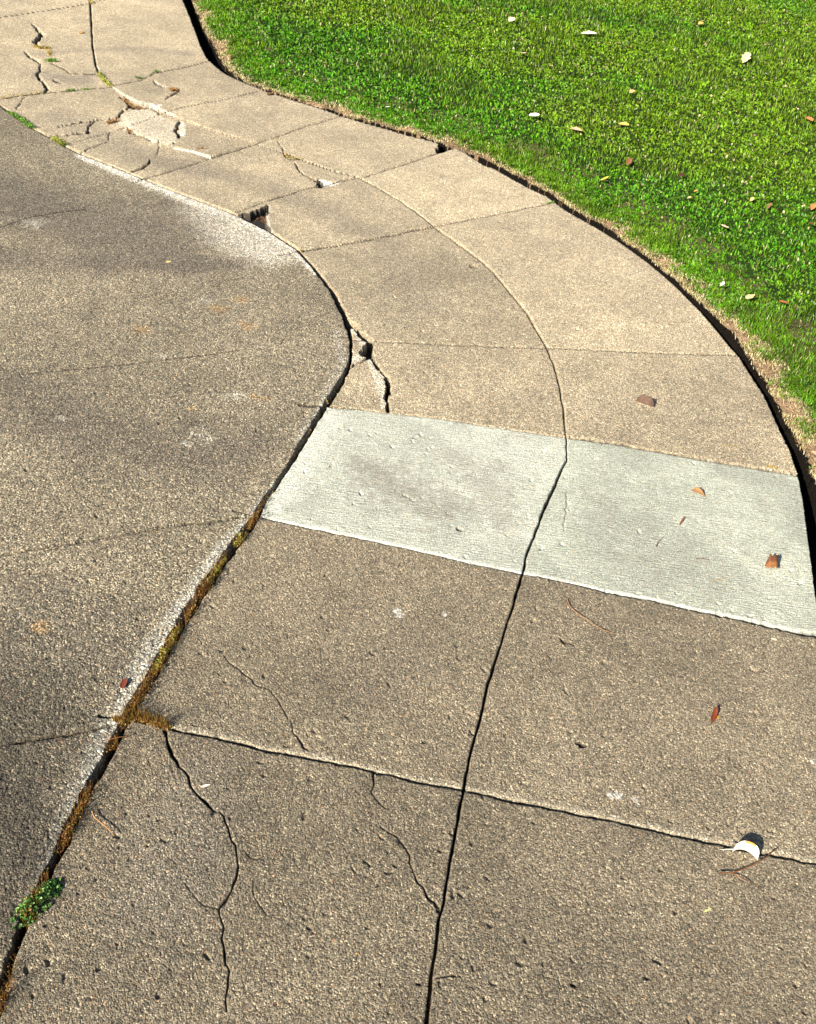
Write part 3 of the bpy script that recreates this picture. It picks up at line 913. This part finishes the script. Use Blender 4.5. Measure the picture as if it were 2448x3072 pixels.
nS = len(xs)
b_ = np.stack([xs, ys, np.full(nS, -.005)], 1)
t_ = b_ + np.stack([g.normal(size=nS) * .006, g.normal(size=nS) * .006, g.uniform(.014, .042, nS)], 1)
parts.append(stems(b_, t_, g.uniform(.0006, .0012, nS), pal_rust[g.integers(0, 4, nS)] * .9, g))
parts.append(leaflets(t_, g.uniform(.002, .004, nS), pal_rust[g.integers(0, 5, nS)], g))
# the clump that creeps into the cross joint
x, y, s = along([(350, 2165), (400, 2156), (440, 2162), (500, 2184)], 3200, g, .006)
z = -.004 + g.random(3200) * .012
col = pal_rust[g.integers(0, 6, 3200)] * g.uniform(.7, 1.4, (3200, 1))
parts.append(leaflets(np.stack([x, y, z], 1), g.uniform(.002, .0045, 3200), col, g))
k = g.random(3200) < .07
b_ = np.stack([x[k], y[k], x[k] * 0], 1)
t_ = b_ + g.normal(size=b_.shape) * .006 + np.array([0, 0, .024])
parts.append(stems(b_, t_, np.full(len(b_), .0009), col[k], g))
x, y, s = along([(344, 2176), (240, 2196), (120, 2218), (0, 2236)], 150, g, .002)
parts.append(leaflets(np.stack([x, y, -.008 + g.random(150) * .004], 1), g.uniform(.0015, .003, 150), pal_rust[g.integers(0, 4, 150)] * .4, g))
x, y, s = along(K2[18:], 350, g, .0012)
parts.append(leaflets(np.stack([x, y, -.004 + g.random(350) * .004], 1), g.uniform(.0012, .0024, 350), pal_rust[g.integers(1, 5, 350)] * .7, g))
x, y, s = along([(1318, 2761), (1306, 2844), (1294, 2932), (1282, 3059)], 900, g, .0014)
parts.append(leaflets(np.stack([x, y, -.009 + g.random(900) * .004], 1), g.uniform(.0012, .0026, 900), pal_rust[g.integers(0, 5, 900)] * .5, g))
v, f, c = join(parts)
tag(mesh_obj('crack_weeds', v, f, M_weed, c), 'rust-brown dried weeds and seed husks filling the joint beside the driveway', 'weeds', kind='stuff')

# far moss and grass tufts in the joints
parts = []
for pts, n_, sp_, sz_, pal in [
    ([(28, 340), (60, 358), (95, 384)], 900, .014, .010, 'g'), ([(160, 418), (190, 436)], 600, .016, .010, 'y'), ([(300, 224), (318, 250), (334, 262)], 700, .014, .011, 'y'),
    ([(200, 274), (225, 272)], 160, .008, .008, 'g'), ([(245, 271), (268, 270)], 120, .008, .008, 'g'), ([(105, 143), (120, 147), (150, 146)], 260, .016, .011, 'o'),
    ([(140, 185), (170, 185)], 260, .012, .011, 'g'), ([(148, 152), (146, 168)], 120, .012, .010, 'o'), ([(410, 238), (425, 235)], 60, .01, .01, 'g'), ([(462, 219), (474, 216)], 50, .008, .01, 'g'),
    ([(368, 296), (400, 322), (430, 328)], 420, .010, .008, 'r'), ([(320, 372), (352, 362)], 260, .010, .008, 'r'), ([(512, 272), (530, 276)], 160, .012, .009, 'r'), ([(590, 448), (618, 446)], 70, .008, .008, 'r'),
    ([(855, 465), (870, 476), (905, 478)], 220, .006, .007, 'o'), ([(822, 412), (835, 424)], 50, .005, .006, 'o'), ([(270, 0), (274, 14)], 120, .012, .012, 'o'), ([(740, 642), (790, 630), (795, 650)], 800, .012, .006, 'd'), ([(900, 750), (906, 757)], 60, .004, .006, 'o'),
    ([(0, 296), (129, 279)], 160, .006, .009, 'o'), ([(1638, 610), (1662, 606)], 90, .006, .006, 'g'), ([(380, 388), (395, 400)], 100, .006, .008, 'r'), ([(2300, 1397), (2335, 1408)], 140, .003, .004, 'o'), ([(930, 1290), (928, 1300)], 30, .003, .004, 'r'),
    ([(978, 1200), (985, 1212)], 30, .002, .004, 'o'), ([(585, 1575), (600, 1572)], 30, .002, .003, 'o')]:
    x, y, s = along(pts, n_, g, sp_ * .5)
    P_ = {'g': np.array([(.12, .28, .03), (.2, .34, .04), (.06, .16, .02)]), 'y': np.array([(.30, .33, .05), (.22, .28, .04), (.4, .36, .08)]), 'o': np.array([(.42, .28, .06), (.30, .28, .06), (.5, .35, .1)]), 'r': np.array([(.35, .17, .05), (.45, .25, .08), (.15, .08, .03)]), 'd': np.array([(.22, .09, .03), (.08, .045, .02), (.04, .025, .015), (.35, .2, .09)])}[pal]
    zz = (g.random(n_) * sz_ * 1.6 + off[0, 0] * 0) - (.035 if pal == 'd' else .002)
    parts.append(leaflets(np.stack([x, y, zz], 1), g.uniform(.5, 1.1, n_) * sz_ * .8, P_[g.integers(0, len(P_), n_)] * g.uniform(.7, 1.3, (n_, 1)), g))
v, f, c = join(parts)
tag(mesh_obj('moss', v, f, M_weed, c), 'small green and yellow moss tufts in the far joints and cracks', 'moss', kind='stuff')


# the green weed at the lower left
def empty(name, p3, label, cat, group=None):
    o = bpy.data.objects.new(name, None)
    S.collection.objects.link(o)
    o.location = p3
    o.empty_display_size = .02
    return tag(o, label, cat, group)


base = P(112, 2715)
wp = empty('weed_plant', (base[0], base[1], 0), 'leafy green weed clump growing from the driveway joint at lower left', 'weed')
n_ = 1500
th_ = g.uniform(0, 2 * math.pi, n_)
rr_ = np.sqrt(g.random(n_))
ux, uy = rr_ * np.cos(th_) * .023, rr_ * np.sin(th_) * .047
lx_, ly_ = ux + uy * .42, uy - ux * .1
zz = .004 + g.random(n_) * .020 * (1.15 - rr_)
k = fbm(lx_ + 5, ly_ + 5, .009, 85, 2) > .42
lx_, ly_, zz = lx_[k], ly_[k], zz[k]
n_ = len(lx_)
col = np.array([(.05, .17, .02), (.10, .26, .04), (.30, .46, .14), (.02, .08, .01)])[g.integers(0, 4, n_)] * g.uniform(.7, 1.3, (n_, 1))
col[g.random(n_) < .05] = (.45, .28, .08)
v, f, c = leaflets(np.stack([lx_, ly_, zz], 1), g.uniform(.0028, .0052, n_), col, g, asp=.8)
mesh_obj('foliage', v, f, M_weed, c, parent=wp)
ns_ = 90
a_ = g.uniform(0, 6.28, ns_)
b_ = np.stack([g.normal(size=ns_) * .004, g.normal(size=ns_) * .012, np.full(ns_, -.012)], 1)
t_ = b_ + np.stack([np.cos(a_) * .012, np.sin(a_) * .02, g.uniform(.02, .034, ns_)], 1)
v, f, c = stems(b_, t_, np.full(ns_, .001), np.tile([.12, .18, .04], (ns_, 1)), g)
mesh_obj('stem', v, f, M_weed, c, parent=wp)


# ------------------------------------------------------------------ leaves, twigs and chips
def ground_z(p):
    i = min(max(np.searchsorted(R_, math.hypot(p[0], p[1] + OB)), 1), nr - 2)
    j = min(max(np.searchsorted(TH, math.atan2(p[0], p[1] + OB)), 1), nc - 2)
    return float(max(Z[i - 1:i + 2, j - 1:j + 2].max(), -.02))


def prof_oval(t): return math.sin(math.pi * min(max(t, 0.0), 1.0)) ** .75
def prof_blunt(t): return min(1, 5 * t, 5 * (1 - t)) ** .6 if 0 < t < 1 else .12
def prof_lobed(t): return prof_oval(t) * (.72 + .38 * abs(math.sin(t * 3 * math.pi)))
def prof_tear(t): return (math.sin(math.pi * t ** .7)) ** .8 if 0 < t < 1 else .02


def leaf(p0, p1, wpx, prof, col, label, cat='leaf', lift=.002, curl=0.0, arch=0.0, tilt=0.0, raise1=0.0, stem=True, group=None, name='fallen_leaf', seed=0, on_grass=False, col2=None, thick=.0005):
    """leaf lying from pixel p0 (stalk end) to pixel p1 (tip); wpx its width in metres"""
    rg = random.Random(seed + int(p0[0]))
    z = .022 if on_grass else None
    a = P(*p0, z or 0)
    b = P(*p1, z or 0)
    if z is None: z = max(ground_z(a), ground_z(b), ground_z((a + b) / 2))
    L = np.linalg.norm(b - a)
    d = (b - a) / L
    root = empty(name, (a[0], a[1], z + lift), label, cat, group)
    root.rotation_euler = (0, 0, math.atan2(d[1], d[0]))
    nu, nv = 14, 8
    v, c = [], []
    sd_ = [1 + rg.uniform(-.16, .16) for _ in range(nu + 1)]
    for i in range(nu + 1):
        t = i / nu
        w = max(prof(t), .03) * wpx * .5 * sd_[i]
        for j in range(nv + 1):
            s = j / nv * 2 - 1
            ang = s * curl
            yy = (w * math.sin(ang) / curl) if abs(curl) > 1e-3 else w * s
            zz_ = (w * (1 - math.cos(ang)) / curl) if abs(curl) > 1e-3 else 0
            zz_ += arch * math.sin(math.pi * t) + raise1 * t * t + rg.uniform(-.02, .02) * wpx
            zz_ += yy * math.tan(tilt) + abs(w * math.tan(tilt))
            v.append((L * t, yy, zz_))
            m = (.85 if j == nv // 2 else 1) * rg.uniform(.85, 1.15)
            cc = col if (col2 is None or s < .1) else col2
            c.append([q_ * m for q_ in cc])
    f = [(i * (nv + 1) + j, (i + 1) * (nv + 1) + j, (i + 1) * (nv + 1) + j + 1, i * (nv + 1) + j + 1) for i in range(nu) for j in range(nv)]
    o = mesh_obj('blade', v, f, M_leaf, np.array(c), parent=root, smooth_sh=True)
    so_ = o.modifiers.new('t', 'SOLIDIFY')
    so_.thickness = thick
    if stem:
        q0 = np.array([(-.22 * L, .03 * L, 0.0005)])
        q1 = np.array([(.05 * L, 0, .0012)])
        sv, sf, sc = stems(q0, q1, np.array([.0012]), np.array([[q_ * .7 for q_ in col]]), np.random.default_rng(1))
        mesh_obj('stalk', sv, sf, M_wood, sc, parent=root)
    return root


def tube(pts, rad, col, mat, name, parent=None):
    v, f = [], []
    n = len(pts)
    K = 6
    pts = [Vector(p) for p in pts]
    for i, p in enumerate(pts):
        t = (pts[min(i + 1, n - 1)] - pts[max(i - 1, 0)]).normalized()
        s = t.cross(Vector((0, 0, 1)))
        s = s.normalized() if s.length > 1e-4 else Vector((1, 0, 0))
        w = s.cross(t)
        for k in range(K):
            q_ = p + (s * math.cos(k * 2 * math.pi / K) + w * math.sin(k * 2 * math.pi / K)) * rad[i]
            v.append(q_[:])
    for i in range(n - 1):
        for k in range(K):
            f.append((i * K + k, i * K + (k + 1) % K, (i + 1) * K + (k + 1) % K, (i + 1) * K + k))
    return mesh_obj(name, v, f, mat, np.tile(col, (len(v), 1)), parent=parent, smooth_sh=True)


def twig(pxs, r, col, label, cat='twig', hs=None, name='twig', branches=(), group=None):
    a = P(*pxs[0])
    z = max(ground_z(P(*p)) for p in pxs)
    root = empty(name, (a[0], a[1], z), label, cat, group)

    def mk(ps, hh, rad, nm):
        W = [P(*p) for p in ps]
        # smooth the line
        out, oh = [], []
        for i in range(len(W) - 1):
            for s in range(4):
                t = s / 4
                out.append(W[i] * (1 - t) + W[i + 1] * t)
                oh.append(hh[i] * (1 - t) + hh[i + 1] * t)
        out.append(W[-1])
        oh.append(hh[-1])
        out = np.array(out)
        if len(out) > 6:
            for _ in range(2): out[1:-1] = (out[:-2] + 2 * out[1:-1] + out[2:]) / 4
        n = len(out)
        tube([(out[i][0] - a[0], out[i][1] - a[1], oh[i] + rad + .0022 * math.sin(math.pi * i / max(n - 1, 1))) for i in range(n)], [rad * (1.15 - .55 * i / n) * random.uniform(.85, 1.15) for i in range(n)], col, M_wood, nm, root)
    mk(pxs, hs or [.0015] * len(pxs), r, 'stick' if branches else 'shaft')
    for ps, hh in branches:
        mk(ps, hh, r * .75, 'branch')
    return root


# the pale curled leaf standing on its edge over the near joint
ca, cb = P(2197, 2556), P(2270, 2582)
z = ground_z((ca + cb) / 2) + .001
dv = cb - ca
Lc = np.linalg.norm(dv)
root = empty('curled_leaf', (ca[0], ca[1], z), 'white half-round curled leaf standing on edge over the near joint', 'leaf')
root.rotation_euler = (0, 0, math.atan2(dv[1], dv[0]))
v, c = [], []
nu, nv = 22, 8
for i in range(nu + 1):
    s = i / nu * 2 - 1
    hh = .026 * max(1 - s ** 4, 0) ** .45 + .001
    for j in range(nv + 1):
        t = j / nv
        bow = .011 * (1 - s * s)
        v.append((Lc * (s + 1) / 2 + (t * t) * s * .001, bow - .004 * math.sin(t * 2.6) + .004 * t, hh * t))
        e = (.82, .78, .68) if not (t > .85 and -.3 < s < .5) else (.55, .26, .07)
        c.append(e)
f = [(i * (nv + 1) + j, (i + 1) * (nv + 1) + j, (i + 1) * (nv + 1) + j + 1, i * (nv + 1) + j + 1) for i in range(nu) for j in range(nv)]
o = mesh_obj('blade', v, f, M_leaf, np.array(c), parent=root, smooth_sh=True)
o.modifiers.new('t', 'SOLIDIFY').thickness = .0007
tp = P(2160, 2552) - ca
q_ = Matrix.Rotation(-math.atan2(dv[1], dv[0]), 2) @ Vector(tp)
tube([(q_[0], q_[1], .001), (q_[0] * .5, q_[1] * .5 + .001, .003), (.001, .001, .006), (.004, .003, .010)], [.0005, .0007, .0012, .0012], (.75, .68, .5), M_leaf, 'stalk', root)

BR = (.20, .075, .025)
TW = (.16, .065, .028)
twig([(2153, 2629), (2200, 2623), (2245, 2607), (2290, 2585), (2310, 2565), (2330, 2548)], .0011, TW, 'dark red-brown forked twig just below the white curled leaf', hs=[.007, .002, .0025, .004, .004, .001], branches=[([(2192, 2625), (2220, 2642), (2252, 2658)], [.002, .003, .003])])
twig([(1700, 1800), (1706, 1826), (1730, 1850), (1757, 1868), (1780, 1886), (1812, 1900), (1846, 1906)], .0009, (.30, .14, .06), 'long thin curved pine needle below the pale patch', 'needle', hs=[.001, .002, .003, .004, .004, .003, .001], name='pine_needle')
twig([(278, 2445), (284, 2462), (305, 2480), (330, 2500), (344, 2520)], .0010, (.38, .20, .08), 'short bent stem lying beside the weedy joint at lower left', 'twig', hs=[.006, .004, .004, .005, .006])
twig([(1968, 1640), (1975, 1625), (1990, 1611)], .0008, (.12, .07, .04), 'tiny dark twig near the middle of the pale patch slab', hs=[.001, .003, .002])
twig([(2088, 1675), (2110, 1678), (2128, 1682)], .0009, (.10, .06, .035), 'short straight dark twig left of the big brown leaf', hs=[.001, .001, .002])
twig([(2138, 1745), (2155, 1739), (2170, 1738), (2182, 1732)], .0009, (.36, .22, .10), 'tan wavy twig near the lower edge of the pale patch', hs=[.001, .002, .002, .001])
twig([(2165, 1337), (2195, 1338), (2225, 1337)], .0008, (.38, .26, .12), 'fine straight straw on the tan slab above the pale patch', 'straw', hs=[.001, .001, .001], name='straw')
twig([(325, 625 + 1600), (350, 2220), (380, 2214)], .0008, (.3, .12, .04), 'reddish straw lying in the driveway joint beside the weeds', 'straw', hs=[.0, .0, .0], name='straw')

leaf((1908, 1202), (1962, 1221), .011, prof_blunt, (.09, .045, .028), 'brown rectangular bark flake on the tan slab above the pale patch', 'bark', curl=.35, lift=.001, arch=.002, tilt=1.1, stem=False, name='bark_flake', thick=.0012)
leaf((2075, 1470), (2116, 1489), .013, prof_tear, (.26, .13, .05), 'brown folded leaf on the upper part of the pale patch', curl=.7, lift=.001, arch=.003, tilt=.7)
leaf((2038, 1575), (2052, 1553), .006, prof_oval, (.25, .10, .05), 'tiny curled red-brown leaf in the middle of the pale patch', curl=1.3, lift=.002, raise1=.006, stem=False)
leaf((2294, 1700), (2334, 1704), .030, prof_blunt, (.24, .10, .035), 'large brown tattered leaf at the right side of the pale patch', curl=.5, lift=.004, tilt=.55, arch=.008, col2=(.11, .04, .015), seed=4)
leaf((2134, 2172), (2146, 2130), .013, prof_oval, (.17, .04, .015), 'dark red pointed leaf right of centre above the near joint', curl=1.0, lift=.002, raise1=.010, seed=2)
leaf((2147, 2160), (2158, 2150), .005, prof_oval, (.5, .28, .05), 'tiny orange leaf scrap touching the dark red pointed leaf', curl=.6, lift=.002, stem=False)
leaf((366, 2070), (378, 2045), .012, prof_blunt, (.16, .035, .02), 'small dark red leaf on the pale bloom beside the weedy joint', curl=.8, lift=.002, raise1=.004, stem=False)
leaf((602, 2366), (632, 2358), .0045, prof_oval, (.80, .77, .62), 'slim cream seed husk on the nearest left slab', 'seed', curl=.8, lift=.001, stem=False, name='seed_husk')
leaf((2110, 2738), (2134, 2726), .0040, prof_oval, (.55, .58, .25), 'slim yellow-green seed husk below the forked twig', 'seed', curl=.8, lift=.001, stem=False, name='seed_husk')
leaf((2312, 1918), (2330, 1922), .007, prof_blunt, (.66, .60, .44), 'small cream chip just below the pale patch at right', 'chip', curl=.4, lift=.001, stem=False, name='chip')
leaf((498, 792), (514, 790), .012, prof_oval, (.75, .60, .22), 'tiny yellow leaf on the dark part of the upper driveway', curl=.3, lift=.001, stem=False)
leaf((802, 288), (818, 282), .03, prof_lobed, (.20, .11, .06), 'dark crumpled leaf near the lawn edge at the upper walk', curl=.9, lift=.003, stem=False)
leaf((510, 276), (530, 268), .035, prof_lobed, (.50, .27, .10), 'orange-brown crumpled leaf on the cracked slab at upper left', curl=.9, lift=.003, stem=False)
leaf((238, 101), (250, 97), .03, prof_oval, (.65, .36, .12), 'tiny orange leaf left of the far centre joint', curl=.6, lift=.002, stem=False)

# leaves on the lawn
CR = (.80, .72, .55)
lawnl = [
    ((1743, 102), (1790, 108), .05, prof_lobed, CR, 'long torn cream leaf on the far lawn', .5, .012),
    ((2228, 190), (2243, 172), .06, prof_lobed, (.80, .70, .42), 'upright cream-yellow leaf at far right of the lawn', .6, .03),
    ((1587, 348), (1618, 352), .035, prof_blunt, (.82, .76, .66), 'bright white oval leaf on the lawn left of the lime patch', .3, .008),
    ((1710, 388), (1745, 402), .038, prof_tear, (.62, .34, .22), 'pinkish-tan folded leaf on the lawn below the lime patch', .8, .012),
    ((1857, 372), (1884, 385), .045, prof_tear, (.78, .60, .14), 'yellow heart-shaped leaf in the middle of the lawn', .4, .012),
    ((2418, 352), (2434, 372), .04, prof_oval, (.70, .25, .08), 'bright orange leaf at the right edge of the lawn', .6, .012),
    ((1881, 497), (1891, 483), .026, prof_oval, (.34, .13, .07), 'small red-brown leaf below the yellow heart-shaped leaf', .7, .010),
    ((2036, 532), (2050, 528), .024, prof_oval, (.09, .035, .02), 'very dark brown curled leaf in the middle lawn', .8, .006),
    ((2162, 676), (2182, 694), .014, prof_blunt, (.66, .47, .32), 'tan finger-shaped leaf on the lawn above the soil strip', .7, .012),
    ((2236, 898), (2262, 892), .022, prof_tear, (.66, .47, .25), 'flat tan leaf near the bare soil at right', .3, .008),
    ((2336, 905), (2358, 918), .014, prof_blunt, (.36, .10, .04), 'narrow dark red leaf on the lawn near the right edge', .8, .008),
    ((1526, 66), (1542, 64), .05, prof_lobed, (.76, .66, .42), 'cream crumpled leaf at the top of the lawn', .5, .02),
    ((1563, 160), (1572, 172), .04, prof_lobed, (.70, .52, .32), 'tan crumpled leaf above the white oval leaf', .6, .02),
    ((1888, 280), (1903, 278), .03, prof_oval, (.62, .38, .18), 'faint orange-tan leaf far above the yellow leaf', .5, .01),
    ((2094, 74), (2108, 74), .04, prof_oval, (.70, .40, .12), 'small orange leaf near the top of the lawn', .5, .012),
    ((1158, 322), (1166, 330), .022, prof_oval, (.80, .78, .70), 'white scrap of leaf on the lawn near the walk', .5, .012),
    ((1800, 543), (1825, 538), .012, prof_oval, (.62, .55, .08), 'thin yellow leaf by the soil edge of the lawn', .7, .01),
    ((2080, 577), (2090, 580), .022, prof_lobed, (.62, .32, .12), 'orange crumpled leaf scrap in the lower lawn', .7, .01),
    ((2060, 597), (2072, 600), .020, prof_oval, (.64, .46, .22), 'tan leaf scrap just left of the orange one', .7, .01),
    ((2250, 606), (2258, 600), .018, prof_oval, (.68, .45, .24), 'light tan leaf scrap in the lower right lawn', .7, .01),
    ((2432, 632), (2442, 620), .028, prof_oval, (.55, .25, .08), 'orange-brown leaf at the right edge of the lower lawn', .8, .01),
    ((2425, 672), (2440, 680), .024, prof_oval, (.14, .05, .025), 'dark brown leaf at the right edge below the orange-brown one', .8, .004),
    ((2160, 859), (2170, 855), .010, prof_blunt, (.85, .85, .80), 'bright white round petal near the soil edge', .4, .01),
    ((2386, 1330), (2394, 1322), .010, prof_oval, (.32, .06, .03), 'dark red leaf hanging at the edge of the trench', .8, -.01),
    ((2432, 1357), (2446, 1366), .014, prof_oval, (.66, .34, .20), 'pinkish-brown leaf beside the trench at the right edge', .6, .0),
    ((2300, 628), (2312, 617), .012, prof_blunt, (.34, .14, .09), 'narrow reddish leaf in the lower right lawn', .8, .01),
    ((2360, 165), (2372, 160), .03, prof_oval, (.72, .5, .2), 'small orange-yellow leaf at upper right of the lawn', .8, .012) if False else None,
]
for i, t in enumerate([q_ for q_ in lawnl if q_]):
    p0, p1, w_, pr, cc, lb, cu, rs = t
    leaf(p0, p1, w_, pr, cc, lb, curl=cu, lift=.004, raise1=rs, tilt=.15, on_grass=True, seed=i, stem=w_ > .03, group='fallen leaves on the lawn')
